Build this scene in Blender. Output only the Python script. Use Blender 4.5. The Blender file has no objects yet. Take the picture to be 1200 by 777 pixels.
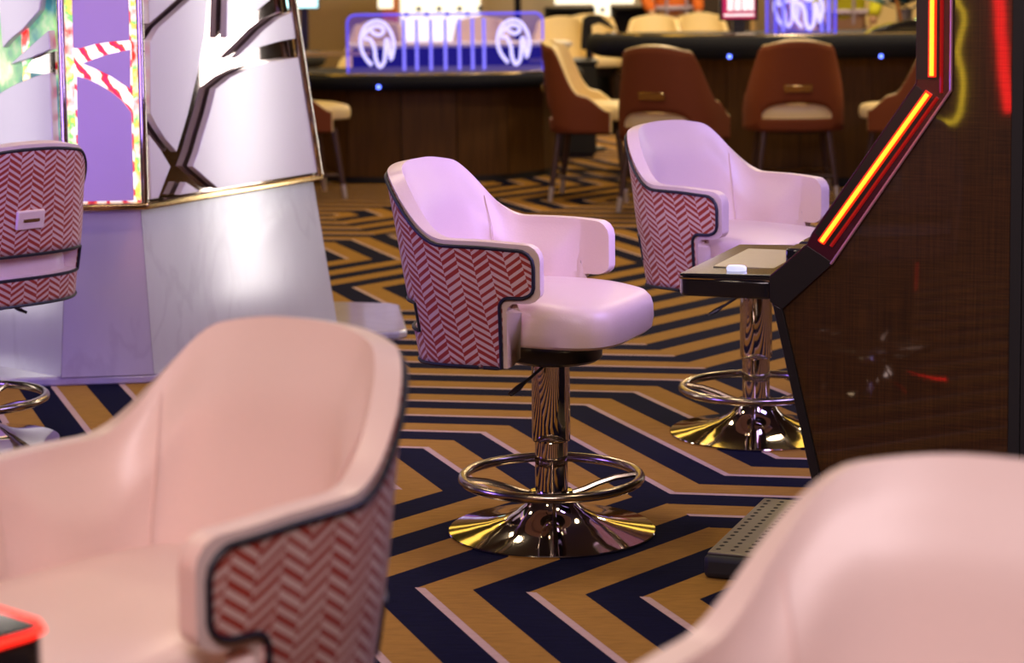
import bpy, math, random
from math import sin, cos, pi, radians, sqrt, hypot
from mathutils import Matrix, Vector
random.seed(7)
S = bpy.context.scene
COL = S.collection

# ------------------------------------------------------------------ camera
cam_d = bpy.data.cameras.new('camera'); cam = bpy.data.objects.new('camera', cam_d); COL.objects.link(cam)
FPX = 2504.0
cam_d.sensor_fit = 'HORIZONTAL'; cam_d.sensor_width = 36.0; cam_d.lens = FPX / 1200 * 36.0
cam_d.shift_x = 2.04 / 1200; cam_d.shift_y = -183.0 / 1200
cam_d.clip_start = 0.05; cam_d.clip_end = 60
cam.matrix_world = Matrix.Translation((0, 0, 1.31)) @ Matrix.Rotation(radians(90 - 5.6), 4, 'X') @ Matrix.Rotation(radians(-0.64), 4, 'Z')
cam_d.dof.use_dof = True; cam_d.dof.focus_distance = 4.95; cam_d.dof.aperture_fstop = 4.2
S.camera = cam
# ------------------------------------------------------------------ view, world, lamps
S.view_settings.view_transform = 'Standard'; S.view_settings.look = 'None'
S.view_settings.gamma = 1; S.view_settings.exposure = 0.0; S.view_settings.use_curve_mapping = False
W = bpy.data.worlds.new('world'); S.world = W; W.use_nodes = True
W.node_tree.nodes['Background'].inputs[0].default_value = (0.9, 0.8, 0.8, 1)
W.node_tree.nodes['Background'].inputs[1].default_value = 0.05

def area(name, loc, target, size, power, color, size_y=None, shape='DISK', spread=pi):
    d = bpy.data.lights.new(name, 'AREA'); d.energy = power; d.color = color; d.size = size
    d.shape = shape; d.spread = spread
    if size_y: d.shape = 'RECTANGLE'; d.size_y = size_y
    o = bpy.data.objects.new(name, d); COL.objects.link(o); o.location = loc
    o.rotation_euler = (Vector(target) - Vector(loc)).to_track_quat('-Z', 'Y').to_euler()
    return o
WARM = (1.0, 0.80, 0.56)
CEIL = 3.1
for (x, y, pw) in [(-1.2, 2.2, 14), (1.2, 3.4, 16), (-0.4, 5.4, 22), (1.6, 6.8, 12), (-2.4, 6.2, 18), (-0.6, 8.8, 26), (1.6, 9.8, 24),
                   (-1.6, 11.6, 30), (0.9, 12.2, 40), (2.8, 12.4, 34), (-0.6, 15.0, 50), (1.4, 16.4, 70), (3.0, 16.0, 50), (-2.6, 15.4, 34)]:
    area('ceiling_lamp', (x, y, CEIL - 0.03), (x, y, 0), 0.45, pw, WARM)
# unseen coloured lamps added for a screen-like glow on chairs and column
area('added_tint_lamp', (2.1, 4.5, 2.5), (0.6, 5.5, 0.6), 1.3, 54, (0.36, 0.32, 1.0), 0.5)
area('added_tint_lamp', (-0.3, 0.1, 2.7), (0.0, 2.2, 0.7), 1.5, 64, (1.0, 0.80, 0.86), 0.6)
area('added_tint_lamp', (-2.5, 4.5, 0.9), (-1.2, 6.8, 0.1), 1.0, 36, (0.26, 0.16, 1.0), 0.7)
# unseen upright lamps added for the highlight streaks on the column
area('streak_lamp', (2.75, 8.95, 1.25), (-.9, 7.18, 0.5), 0.30, 6.5, (1.0, 0.94, 0.92), 2.4, spread=radians(70))
area('streak_lamp', (-4.0, 7.1, 1.35), (-1.6, 6.9, 0.8), 0.30, 4, (1.0, 0.95, 0.92), 2.4, spread=radians(80))

# ------------------------------------------------------------------ materials
def nodes(name):
    m = bpy.data.materials.new(name); m.use_nodes = True
    nt = m.node_tree; b = nt.nodes['Principled BSDF']
    return m, nt, b
def setp(b, **k):
    for a, v in k.items():
        key = {'rough': 'Roughness', 'metal': 'Metallic', 'coat': 'Coat Weight', 'coatr': 'Coat Roughness', 'spec': 'Specular IOR Level',
               'trans': 'Transmission Weight', 'ior': 'IOR', 'sheen': 'Sheen Weight', 'emit': 'Emission Strength', 'alpha': 'Alpha'}[a]
        b.inputs[key].default_value = v
def mth(nt, op, a, b=None, c=None):
    n = nt.nodes.new('ShaderNodeMath'); n.operation = op
    for i, v in enumerate((a, b, c)):
        if v is None: continue
        if isinstance(v, (int, float)): n.inputs[i].default_value = v
        else: nt.links.new(v, n.inputs[i])
    return n.outputs[0]
def mixc(nt, fac, a, b):
    n = nt.nodes.new('ShaderNodeMix'); n.data_type = 'RGBA'
    if isinstance(fac, (int, float)): n.inputs[0].default_value = fac
    else: nt.links.new(fac, n.inputs[0])
    for i, v in ((6, a), (7, b)):
        if isinstance(v, tuple): n.inputs[i].default_value = (*v[:3], 1)
        else: nt.links.new(v, n.inputs[i])
    return n.outputs[2]
def mat(name, c, rough=.5, metal=0, var=.12, scale=20, bump=0, stretch=(1, 1, 1), c2=None, **k):
    """plain material with a procedural noise variation of its colour (and relief)"""
    m, nt, b = nodes(name); setp(b, rough=rough, metal=metal, **k)
    tc = nt.nodes.new('ShaderNodeTexCoord'); mp = nt.nodes.new('ShaderNodeMapping'); nz = nt.nodes.new('ShaderNodeTexNoise')
    mp.inputs['Scale'].default_value = stretch; nz.inputs['Scale'].default_value = scale; nz.inputs['Detail'].default_value = 3
    nt.links.new(tc.outputs['Object'], mp.inputs[0]); nt.links.new(mp.outputs[0], nz.inputs['Vector'])
    lo = c2 or tuple(v * (1 - var) for v in c); hi = tuple(min(1, v * (1 + var)) for v in c) if not c2 else c
    nt.links.new(mixc(nt, nz.outputs['Fac'], lo, hi), b.inputs['Base Color'])
    if bump:
        bp = nt.nodes.new('ShaderNodeBump'); bp.inputs['Strength'].default_value = bump; bp.inputs['Distance'].default_value = .002
        nt.links.new(nz.outputs['Fac'], bp.inputs['Height']); nt.links.new(bp.outputs[0], b.inputs['Normal'])
    return m
def glow(name, c, strength, c2=None, scale=60):
    m, nt, b = nodes(name); setp(b, rough=.4)
    b.inputs['Base Color'].default_value = (*[v * .3 for v in c], 1)
    nz = nt.nodes.new('ShaderNodeTexNoise'); nz.inputs['Scale'].default_value = scale
    tc = nt.nodes.new('ShaderNodeTexCoord'); nt.links.new(tc.outputs['Object'], nz.inputs['Vector'])
    nt.links.new(mixc(nt, nz.outputs['Fac'], c2 or tuple(v * .85 for v in c), c), b.inputs['Emission Color'])
    b.inputs['Emission Strength'].default_value = strength
    return m
M = {}
M['cream'] = mat('cream_leather', (.74, .57, .515), .36, var=.03, scale=220, bump=.12, spec=.45)
M['seam'] = mat('cream_seam', (.74, .55, .50), .5, var=.05)
M['navy_pipe'] = mat('navy_piping', (.004, .005, .014), .5)
M['tip'] = mat('pale_metal_tip', (.62, .55, .48), .35, .5)
M['chrome'] = mat('polished_chrome', (.62, .55, .46), .06, 1, var=.03)
M['steel'] = mat('brushed_steel', (.40, .33, .25), .22, 1, var=.1, scale=60)
M['black'] = mat('black_plastic', (.012, .011, .013), .32, var=.2)
M['gloss_black'] = mat('gloss_black_plastic', (.012, .011, .014), .12, var=.2, coat=.6, coatr=.05)
M['matt_black'] = mat('matt_black', (.010, .009, .010), .7, var=.2)
M['white_satin'] = mat('white_satin_panel', (.60, .52, .55), .3, var=.03, scale=5, spec=.5, coat=1.0, coatr=.14)
M['lavender'] = mat('lavender_satin_panel', (.58, .42, .66), .35, var=.03, scale=6)
M['mirror'] = mat('dark_mirror', (.42, .36, .33), .03, 1, var=.03)
M['brass'] = mat('polished_brass', (.62, .45, .22), .14, 1, var=.08)
M['orange_fabric'] = mat('rust_orange_fabric', (.170, .034, .004), .85, var=.18, scale=120, bump=.3)
M['cream_fabric'] = mat('ivory_leather', (.80, .64, .34), .4, var=.05, scale=90)
M['leg_wood'] = mat('dark_brown_leg_wood', (.07, .035, .025), .4, var=.3, scale=30, stretch=(4, 4, .6))
M['walnut'] = mat('walnut_veneer', (.15, .068, .016), .6, scale=9, stretch=(6, 6, .35), c2=(.045, .020, .005), spec=.2)
M['navy_vinyl'] = mat('navy_padded_vinyl', (.004, .005, .011), .75, spec=.2, var=.15)
M['wall'] = mat('beige_wallcovering', (.52, .40, .26), .8, var=.08, scale=40, bump=.1)
M['dark_wall'] = mat('dark_brown_wall', (.05, .032, .024), .8, var=.15)
M['ceiling'] = mat('ceiling_paint', (.10, .08, .07), .8, var=.04)
M['ceil_gold'] = mat('gold_ceiling', (.5, .36, .16), .6, var=.05)
M['hole'] = mat('dark_hole', (.006, .006, .006), .9)
M['foot_metal'] = mat('olive_grey_metal', (.23, .20, .13), .38, .6, var=.1, scale=40)
M['rubber'] = mat('black_rubber', (.012, .012, .012), .6)
M['skin'] = mat('skin', (.55, .33, .22), .5, var=.05)
M['hair'] = mat('dark_hair', (.02, .014, .01), .6, var=.3)
M['hi_orange'] = mat('orange_work_cloth', (.75, .17, .02), .8, var=.15, scale=15)
M['hi_yellow'] = mat('yellow_green_work_cloth', (.62, .62, .02), .8, var=.2, scale=12)
M['reflective'] = mat('grey_reflective_band', (.42, .36, .50), .4, var=.1)
M['trousers'] = mat('dark_trousers', (.03, .03, .035), .8)
M['green_felt'] = mat('dark_table_felt', (.03, .03, .05), .9)
M['tan_stripe'] = mat('tan_wood_trim', (.55, .36, .14), .4, var=.1)
M['paper'] = mat('white_paper', (.75, .70, .68), .7)
M['teal'] = mat('teal_leaf', (.02, .16, .17), .5, var=.4)
M['darkleaf'] = mat('dark_leaf', (.012, .018, .014), .5, var=.4)
M['grey_vase'] = mat('grey_ceramic', (.22, .18, .15), .5)
M['rust_strap'] = mat('orange_ribbon', (.50, .20, .04), .6)
M['orange_panel'] = mat('orange_lacquer_panel', (.62, .17, .015), .5)
M['pink_edge'] = mat('pink_metal_edge', (.62, .30, .42), .3, .4)
M['maroon'] = mat('maroon_gloss', (.06, .006, .02), .2, coat=.4)
M['white_btn'] = glow('white_button', (.75, .75, 1), .9)
M['led_core'] = glow('orange_led_core', (1.0, .30, .015), 3.4, scale=90)
M['led_glow'] = glow('red_led_diffuser', (1.0, .03, .006), 1.2)
M['led_dim'] = glow('dim_red_led', (.6, .008, .01), .35)
M['led_red'] = glow('bright_red_led', (1.0, .02, .01), 3.0)
M['led_yellow'] = glow('yellow_led', (1.0, .62, .04), 4.0)
M['led_blue'] = glow('blue_led', (.12, .10, 1.0), 1.15)
M['led_bar'] = glow('violet_blue_led', (.22, .19, 1.0), 1.25)
M['blue_dot'] = glow('blue_indicator', (.10, .16, 1.0), 6.0)
M['neon'] = glow('white_violet_neon', (.60, .54, 1.0), 1.5)
M['screen_violet'] = glow('violet_game_screen', (.36, .32, 1.0), 15.0, (.6, .40, 1.0), 3)
M['screen_orange'] = glow('orange_game_screen', (1.0, .36, .05), 2.1, (1.0, .25, .2), 3)
M['screen_rose'] = glow('rose_game_screen', (1.0, .76, .84), 1.4, (1.0, .7, .8), 3)
M['gold_glow'] = glow('gold_reflection_source', (1.0, .62, .10), 2.6, scale=2)
M['screen_cyan'] = glow('cyan_white_screen', (.55, .95, 1.0), 2.2)
M['lit_white'] = glow('warm_white_light_panel', (1.0, .90, .68), 1.7, scale=4)
M['screen_white'] = glow('white_screen_print', (1, .93, .95), 1.2)
M['screen_pink'] = glow('red_pink_screen', (.75, .02, .08), .9, (.25, .01, .12), 12)

def m_leather_marble():
    m, nt, b = nodes('white_grey_marble'); setp(b, rough=.30, coat=1.0, coatr=.13)
    tc = nt.nodes.new('ShaderNodeTexCoord'); n1 = nt.nodes.new('ShaderNodeTexNoise'); n2 = nt.nodes.new('ShaderNodeTexNoise')
    mp = nt.nodes.new('ShaderNodeMapping'); mp.inputs['Scale'].default_value = (1, 1, .45); nt.links.new(tc.outputs['Object'], mp.inputs[0])
    nt.links.new(mp.outputs[0], n1.inputs['Vector']); nt.links.new(mp.outputs[0], n2.inputs['Vector'])
    n1.inputs['Scale'].default_value = 4; n1.inputs['Detail'].default_value = 9; n1.inputs['Distortion'].default_value = .5
    n2.inputs['Scale'].default_value = 5; n2.inputs['Detail'].default_value = 8
    d = mth(nt, 'ABSOLUTE', mth(nt, 'SUBTRACT', n1.outputs['Fac'], .5))
    vein = mth(nt, 'SUBTRACT', 1.0, mth(nt, 'MINIMUM', mth(nt, 'MULTIPLY', d, 30), 1.0))
    base = mixc(nt, n2.outputs['Fac'], (.34, .305, .315), (.48, .435, .44))
    nt.links.new(mixc(nt, mth(nt, 'MULTIPLY', vein, .22), base, (.24, .20, .20)), b.inputs['Base Color'])
    return m
M['marble'] = m_leather_marble()

def m_herring(name, red, pale, cw=.0375, pv=.0170, k=1.35):
    """herringbone cloth on metric UVs: columns of slanted stripes, leaning left and right by turns"""
    m, nt, b = nodes(name); setp(b, rough=.75, sheen=.2)
    uv = nt.nodes.new('ShaderNodeUVMap'); uv.uv_map = 'UVMap'
    sx = nt.nodes.new('ShaderNodeSeparateXYZ'); nt.links.new(uv.outputs[0], sx.inputs[0])
    col = mth(nt, 'DIVIDE', sx.outputs[0], cw)
    odd = mth(nt, 'MODULO', mth(nt, 'FLOOR', mth(nt, 'ADD', col, 100)), 2)
    tri = mth(nt, 'PINGPONG', mth(nt, 'ADD', col, 100), 1)
    ph = mth(nt, 'ADD', mth(nt, 'ADD', mth(nt, 'DIVIDE', sx.outputs[1], pv), mth(nt, 'MULTIPLY', tri, k)), mth(nt, 'MULTIPLY', odd, .42))
    wn = nt.nodes.new('ShaderNodeTexWhiteNoise'); wn.noise_dimensions = '2D'; cv = nt.nodes.new('ShaderNodeCombineXYZ')
    nt.links.new(mth(nt, 'FLOOR', mth(nt, 'ADD', col, 100)), cv.inputs[0]); nt.links.new(mth(nt, 'FLOOR', ph), cv.inputs[1]); nt.links.new(cv.outputs[0], wn.inputs['Vector'])
    s = mth(nt, 'LESS_THAN', mth(nt, 'FRACT', ph), mth(nt, 'ADD', .40, mth(nt, 'MULTIPLY', wn.outputs['Value'], .22)))
    nz = nt.nodes.new('ShaderNodeTexNoise'); nz.inputs['Scale'].default_value = 900; nt.links.new(uv.outputs[0], nz.inputs['Vector'])
    c1 = mixc(nt, nz.outputs['Fac'], tuple(v * .75 for v in red), tuple(v * 1.2 for v in red))
    c0 = mixc(nt, nz.outputs['Fac'], tuple(v * .85 for v in pale), tuple(min(1, v * 1.1) for v in pale))
    nt.links.new(mixc(nt, s, c0, c1), b.inputs['Base Color'])
    bp = nt.nodes.new('ShaderNodeBump'); bp.inputs['Strength'].default_value = .25; bp.inputs['Distance'].default_value = .001
    nt.links.new(nz.outputs['Fac'], bp.inputs['Height']); nt.links.new(bp.outputs[0], b.inputs['Normal'])
    return m
M['herring'] = m_herring('red_cream_herringbone_cloth', (.31, .021, .004), (.62, .42, .365))

def m_carpet(name, c, v=.22):
    m, nt, b = nodes(name); setp(b, rough=.95, spec=.08)
    tc = nt.nodes.new('ShaderNodeTexCoord'); mp = nt.nodes.new('ShaderNodeMapping')
    mp.inputs['Rotation'].default_value = (0, 0, radians(20)); mp.inputs['Scale'].default_value = (18, 90, 1)
    n1 = nt.nodes.new('ShaderNodeTexNoise'); n1.inputs['Scale'].default_value = 1.0; n1.inputs['Detail'].default_value = 5
    n2 = nt.nodes.new('ShaderNodeTexNoise'); n2.inputs['Scale'].default_value = 420
    nt.links.new(tc.outputs['Object'], mp.inputs[0]); nt.links.new(mp.outputs[0], n1.inputs['Vector']); nt.links.new(tc.outputs['Object'], n2.inputs['Vector'])
    f = mth(nt, 'ADD', mth(nt, 'MULTIPLY', n1.outputs['Fac'], .65), mth(nt, 'MULTIPLY', n2.outputs['Fac'], .35))
    mr = nt.nodes.new('ShaderNodeMapRange'); mr.inputs[1].default_value = .3; mr.inputs[2].default_value = .7; nt.links.new(f, mr.inputs[0])
    nt.links.new(mixc(nt, mr.outputs[0], tuple(x * (1 - v) for x in c), tuple(x * (1 + v) for x in c)), b.inputs['Base Color'])
    bp = nt.nodes.new('ShaderNodeBump'); bp.inputs['Strength'].default_value = .5; bp.inputs['Distance'].default_value = .003
    nt.links.new(f, bp.inputs['Height']); nt.links.new(bp.outputs[0], b.inputs['Normal'])
    return m
M['carpet_gold'] = m_carpet('gold_carpet', (.335, .172, .034))
M['carpet_navy'] = m_carpet('navy_carpet', (.0045, .0048, .020), .3)
M['carpet_pink'] = m_carpet('pale_pink_carpet', (.50, .34, .28), .1)

def m_laminate():
    """dark brown woven laminate: fine crossing streaks"""
    m, nt, b = nodes('dark_woven_laminate'); setp(b, rough=.45, coat=.8, coatr=.03, spec=.25)
    tc = nt.nodes.new('ShaderNodeTexCoord'); outs = []
    for sc in ((260, 40, 6), (14, 40, 300)):
        mp = nt.nodes.new('ShaderNodeMapping'); mp.inputs['Scale'].default_value = sc; nz = nt.nodes.new('ShaderNodeTexNoise')
        nz.inputs['Scale'].default_value = 1; nz.inputs['Detail'].default_value = 3
        nt.links.new(tc.outputs['Object'], mp.inputs[0]); nt.links.new(mp.outputs[0], nz.inputs['Vector']); outs.append(nz.outputs['Fac'])
    f = mth(nt, 'MULTIPLY', mth(nt, 'ADD', outs[0], outs[1]), .5)
    mr = nt.nodes.new('ShaderNodeMapRange'); mr.inputs[1].default_value = .35; mr.inputs[2].default_value = .65; nt.links.new(f, mr.inputs[0])
    nt.links.new(mixc(nt, mr.outputs[0], (.026, .0090, .0015), (.076, .028, .005)), b.inputs['Base Color'])
    return m
M['laminate'] = m_laminate()

def m_glow_stripes(name, cols, scale, strength, rot=0.6, ns=3):
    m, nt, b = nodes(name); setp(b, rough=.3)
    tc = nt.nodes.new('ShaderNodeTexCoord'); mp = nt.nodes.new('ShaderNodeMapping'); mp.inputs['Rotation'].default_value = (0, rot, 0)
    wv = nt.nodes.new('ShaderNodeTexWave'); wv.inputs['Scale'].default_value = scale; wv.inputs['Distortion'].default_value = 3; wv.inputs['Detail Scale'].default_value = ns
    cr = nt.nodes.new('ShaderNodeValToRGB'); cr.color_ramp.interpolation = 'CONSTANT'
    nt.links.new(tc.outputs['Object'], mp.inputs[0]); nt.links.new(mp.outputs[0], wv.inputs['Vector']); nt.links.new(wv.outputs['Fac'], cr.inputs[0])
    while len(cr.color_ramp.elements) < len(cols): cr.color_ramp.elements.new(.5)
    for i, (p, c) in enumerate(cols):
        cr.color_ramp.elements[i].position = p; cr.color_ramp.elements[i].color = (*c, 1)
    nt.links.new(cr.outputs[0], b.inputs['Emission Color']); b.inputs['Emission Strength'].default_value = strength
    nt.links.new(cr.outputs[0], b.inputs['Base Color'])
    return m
M['candy'] = m_glow_stripes('red_white_reflection_glow', [(0, (1, .92, .86)), (.62, (1, .75, .55)), (.72, (.95, .10, .02)), (.9, (.6, .02, .08))], 7, 1.3)  # reflected screen colours painted as emission, like the two blob materials below
def m_glow_blobs(name, cols, scale, strength):
    m, nt, b = nodes(name); setp(b, rough=.3)
    tc = nt.nodes.new('ShaderNodeTexCoord'); nz = nt.nodes.new('ShaderNodeTexNoise'); nz.inputs['Scale'].default_value = scale; nz.inputs['Detail'].default_value = 4
    cr = nt.nodes.new('ShaderNodeValToRGB')
    nt.links.new(tc.outputs['Object'], nz.inputs['Vector']); nt.links.new(nz.outputs['Fac'], cr.inputs[0])
    while len(cr.color_ramp.elements) < len(cols): cr.color_ramp.elements.new(.5)
    for i, (p, c) in enumerate(cols):
        cr.color_ramp.elements[i].position = p; cr.color_ramp.elements[i].color = (*c, 1)
    nt.links.new(cr.outputs[0], b.inputs['Emission Color']); b.inputs['Emission Strength'].default_value = strength
    nt.links.new(cr.outputs[0], b.inputs['Base Color'])
    return m
M['jungle'] = m_glow_blobs('green_teal_reflection_glow', [(.30, (.01, .05, .07)), (.45, (.04, .22, .20)), (.56, (.25, .55, .20)), (.66, (.95, .95, .55))], 5, .8)
M['reflection_mix'] = m_glow_blobs('many_coloured_reflection_glow', [(.32, (.9, .04, .02)), (.44, (1, .85, .7)), (.52, (.2, .75, .15)), (.58, (1, .7, .1)), (.70, (1, .95, .9))], 14, 1.0)

def m_acrylic(name, tint):
    m, nt, b = nodes(name); setp(b, rough=.02, trans=1.0, ior=1.12)
    nz = nt.nodes.new('ShaderNodeTexNoise'); nz.inputs['Scale'].default_value = 3
    nt.links.new(mixc(nt, nz.outputs['Fac'], tint, (1, 1, 1)), b.inputs['Base Color'])
    b.inputs['Emission Color'].default_value = (.06, .04, 1, 1); b.inputs['Emission Strength'].default_value = .10
    return m
M['acrylic'] = m_acrylic('clear_violet_acrylic', (.60, .58, 1.0))

# ------------------------------------------------------------------ mesh helpers
class MB:
    def __init__(s): s.v = []; s.f = []; s.uv = None
    def add(s, vs, fs):
        o = len(s.v); s.v += [tuple(p) for p in vs]; s.f += [tuple(i + o for i in f) for f in fs]; return s
    def box(s, a, b):
        (x0, y0, z0), (x1, y1, z1) = a, b
        return s.add([(x0, y0, z0), (x1, y0, z0), (x1, y1, z0), (x0, y1, z0), (x0, y0, z1), (x1, y0, z1), (x1, y1, z1), (x0, y1, z1)],
                     [(3, 2, 1, 0), (4, 5, 6, 7), (0, 1, 5, 4), (1, 2, 6, 5), (2, 3, 7, 6), (3, 0, 4, 7)])
    def prism(s, poly, fn0, fn1):
        """poly: 2-D points; fn0/fn1 map a 2-D point to the two 3-D end caps"""
        n = len(poly)
        return s.add([fn0(*p) for p in poly] + [fn1(*p) for p in poly],
                     [tuple(range(n))[::-1], tuple(range(n, 2 * n))] + [(i, (i + 1) % n, n + (i + 1) % n, n + i) for i in range(n)])
    def lathe(s, prof, n=48, c=(0, 0)):
        vs = []; fs = []
        for r, z in prof:
            for i in range(n): a = 2 * pi * i / n; vs.append((c[0] + r * cos(a), c[1] + r * sin(a), z))
        for j in range(len(prof) - 1):
            for i in range(n): k = (i + 1) % n; fs.append((j * n + i, j * n + k, (j + 1) * n + k, (j + 1) * n + i))
        fs.append(tuple(range(n))[::-1]); fs.append(tuple(range((len(prof) - 1) * n, len(prof) * n)))
        return s.add(vs, fs)
    def tube(s, pts, r, n=8, closed=False, sy=1.0):
        pts = [Vector(p) for p in pts]; N = len(pts); rings = []; up = None
        rr = r if isinstance(r, (list, tuple)) else [r] * N
        for i in range(N):
            a = pts[i - 1] if (i > 0 or closed) else pts[i]; b = pts[(i + 1) % N] if (i < N - 1 or closed) else pts[i]
            t = (b - a).normalized()
            if up is None: up = Vector((0, 0, 1)) if abs(t.z) < .9 else Vector((1, 0, 0))
            sd = t.cross(up).normalized(); up = sd.cross(t).normalized()
            rings.append([pts[i] + (sd * cos(2 * pi * k / n) + up * (sin(2 * pi * k / n) * sy)) * rr[i] for k in range(n)])
        vs = [p for rg in rings for p in rg]; fs = []
        for i in range(N if closed else N - 1):
            j = (i + 1) % N
            for k in range(n): l = (k + 1) % n; fs.append((i * n + k, j * n + k, j * n + l, i * n + l))
        if not closed: fs.append(tuple(range(n))); fs.append(tuple(range((N - 1) * n, N * n))[::-1])
        return s.add(vs, fs)
    def build(s, name, m, parent=None, smooth=False, bevel=0, seg=3, loc=None, rot=None):
        me = bpy.data.meshes.new(name); me.from_pydata(s.v, [], s.f); me.update()
        ms = m if isinstance(m, (list, tuple)) else [m]
        for x in ms: me.materials.append(x)
        if smooth: me.shade_smooth()
        o = bpy.data.objects.new(name, me); COL.objects.link(o)
        if parent: o.parent = parent
        if loc: o.location = loc
        if rot: o.rotation_euler = rot
        if bevel:
            bv = o.modifiers.new('bevel', 'BEVEL'); bv.width = bevel; bv.segments = seg; bv.limit_method = 'ANGLE'; bv.angle_limit = radians(35)
            me.shade_smooth()
        if smooth or bevel: smooth_by_angle(o)
        return o
def smooth_by_angle(o, ang=40):
    me = o.data
    import bmesh
    bm = bmesh.new(); bm.from_mesh(me)
    bmesh.ops.recalc_face_normals(bm, faces=bm.faces)
    for e in bm.edges:
        e.smooth = not (len(e.link_faces) == 2 and e.calc_face_angle(0) > radians(ang))
    bm.to_mesh(me); bm.free()
def fix_normals(o):
    import bmesh
    bm = bmesh.new(); bm.from_mesh(o.data); bmesh.ops.recalc_face_normals(bm, faces=bm.faces); bm.to_mesh(o.data); bm.free()
def tag(o, label, cat, group=None):
    o['label'] = label; o['category'] = cat
    if group: o['group'] = group
    return o
def thing(name, label, cat, loc=(0, 0, 0), rz=0, group=None):
    o = bpy.data.objects.new(name, None); COL.objects.link(o); o.empty_display_size = .1
    o.location = loc; o.rotation_euler = (0, 0, rz); return tag(o, label, cat, group)
def struct(o):
    o['kind'] = 'structure'; return o
def copy_tree(o, parent=None):
    c = o.copy(); COL.objects.link(c); c.parent = parent
    for ch in list(o.children): copy_tree(ch, c)
    return c
def sstep(a, b, x):
    t = min(1, max(0, (x - a) / (b - a))); return t * t * (3 - 2 * t)

# ------------------------------------------------------------------ the room
RX0, RX1, RY0, RY1 = -6.0, 7.0, -3.0, 20.2
def clip(poly, nx, ny, d):
    """keep nx*x+ny*y >= d"""
    out = []
    for i in range(len(poly)):
        a, b = poly[i], poly[(i + 1) % len(poly)]
        da, db = nx * a[0] + ny * a[1] - d, nx * b[0] + ny * b[1] - d
        if da >= 0: out.append(a)
        if (da < 0) != (db < 0):
            t = da / (da - db); out.append((a[0] + (b[0] - a[0]) * t, a[1] + (b[1] - a[1]) * t))
    return out
EU, TH, V0 = .9575, radians(-10.15), (.355, 5.167)
LA = (cos(TH) * EU, sin(TH) * EU); LB = (cos(TH + pi / 3) * EU, sin(TH + pi / 3) * EU)
def lat2w(a, b): return (V0[0] + a * LA[0] + b * LB[0], V0[1] + a * LA[1] + b * LB[1])
def family(a, b):
    """which way the stripes of the carpet run in the unit triangle with centre (a,b): F level, B and C the two diagonals"""
    s = a + b
    if b < -1: return 'B'
    if b < 0: return 'F' if s > 0 else ('C' if a > -3 else 'F')
    if b < 2:
        if a < -3: return 'F'
        if a < -2: return 'B'
        if a < -1: return 'F'
        return 'B' if a < 0 else 'F'
    if b < 5:
        if a < -3:
            if b > 4: return 'C' if a > -7 else 'F'
            return 'B' if a > -5 else 'F'
        return 'C' if s > 1 else 'F'
    if b < 6: return 'B' if a > -5 else 'F'
    if b < 8:
        if a > -4: return 'B'
        if a > -5: return 'F'
        if b < 7: return 'C' if s > 1 else 'F'
        return 'B' if a > -6 else 'F'
    if b < 9: return 'C' if -6.5 < a < -5 else 'F'
    if b < 10: return 'B' if a < -5 else 'C'
    return 'F' if int(math.floor(b)) % 2 else 'B'
def build_floor():
    mb = MB(); mi = []
    for i in range(-16, 10):
        for j in range(-11, 18):
            for tri in (((i, j), (i + 1, j), (i, j + 1)), ((i + 1, j), (i + 1, j + 1), (i, j + 1))):
                ca = sum(p[0] for p in tri) / 3; cb = sum(p[1] for p in tri) / 3
                w = lat2w(ca, cb)
                if not (RX0 - 1 < w[0] < RX1 + 1 and RY0 - 1 < w[1] < RY1 + 1): continue
                fam = family(ca, cb)
                nrm = {'F': (0, 1), 'B': (1, 1), 'C': (1, 0)}[fam]
                vals = [nrm[0] * p[0] + nrm[1] * p[1] for p in tri]; lo, hi = min(vals), max(vals)
                cuts = [(-.066, .053, 1), (.053, .076, 2), (.076, .184, 0)] if fam != 'C' else [(-.066, .060, 1), (.060, .184, 0)]
                for k in range(int(lo * 4) - 2, int(hi * 4) + 3):
                    for c0, c1, m in cuts:
                        a0, a1 = c0 + k * .25, c1 + k * .25
                        if a1 <= lo or a0 >= hi: continue
                        pl = clip(clip(list(tri), nrm[0], nrm[1], a0), -nrm[0], -nrm[1], -a1)
                        if len(pl) < 3: continue
                        pw = [lat2w(*p) for p in pl]
                        for q in ((1, 0, RX0), (-1, 0, -RX1), (0, 1, RY0), (0, -1, -RY1)):
                            pw = clip(pw, *q) if len(pw) > 2 else pw
                        if len(pw) < 3: continue
                        mb.add([(x, y, 0) for x, y in pw], [tuple(range(len(pw)))]); mi.append(m)
    o = mb.build('floor', [M['carpet_gold'], M['carpet_navy'], M['carpet_pink']])
    for p, m in zip(o.data.polygons, mi): p.material_index = m
    fix_normals(o)
    if o.data.polygons[0].normal.z < 0: o.data.flip_normals()
    return struct(o)
build_floor()
struct(MB().box((RX0, RY0, CEIL), (RX1, RY1, CEIL + .1)).build('ceiling', M['ceiling']))
struct(MB().box((-4.5, 14.6, CEIL - .07), (5.5, 15.4, CEIL - .0)).build('added_glow_1', M['gold_glow']))  # glowing ceiling strips added out of view for gold reflections in the chrome
struct(MB().box((-4.5, 17.6, CEIL - .07), (5.5, 18.4, CEIL - .0)).build('added_glow_2', M['gold_glow']))
struct(MB().box((-4.5, 11.4, CEIL - .07), (5.5, 12.1, CEIL - .0)).build('added_glow_3', M['gold_glow']))
struct(MB().box((RX0 - .1, RY1, 0), (RX1 + .1, RY1 + .1, CEIL)).build('wall_back', M['wall']))
struct(MB().box((RX0 - .1, RY0 - .1, 0), (RX1 + .1, RY0, CEIL)).build('wall_front', M['dark_wall']))
struct(MB().box((RX0 - .1, RY0, 0), (RX0, RY1, CEIL)).build('wall_left', M['dark_wall']))
struct(MB().box((RX1, RY0, 0), (RX1 + .1, RY1, CEIL)).build('wall_right', M['dark_wall']))

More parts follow.
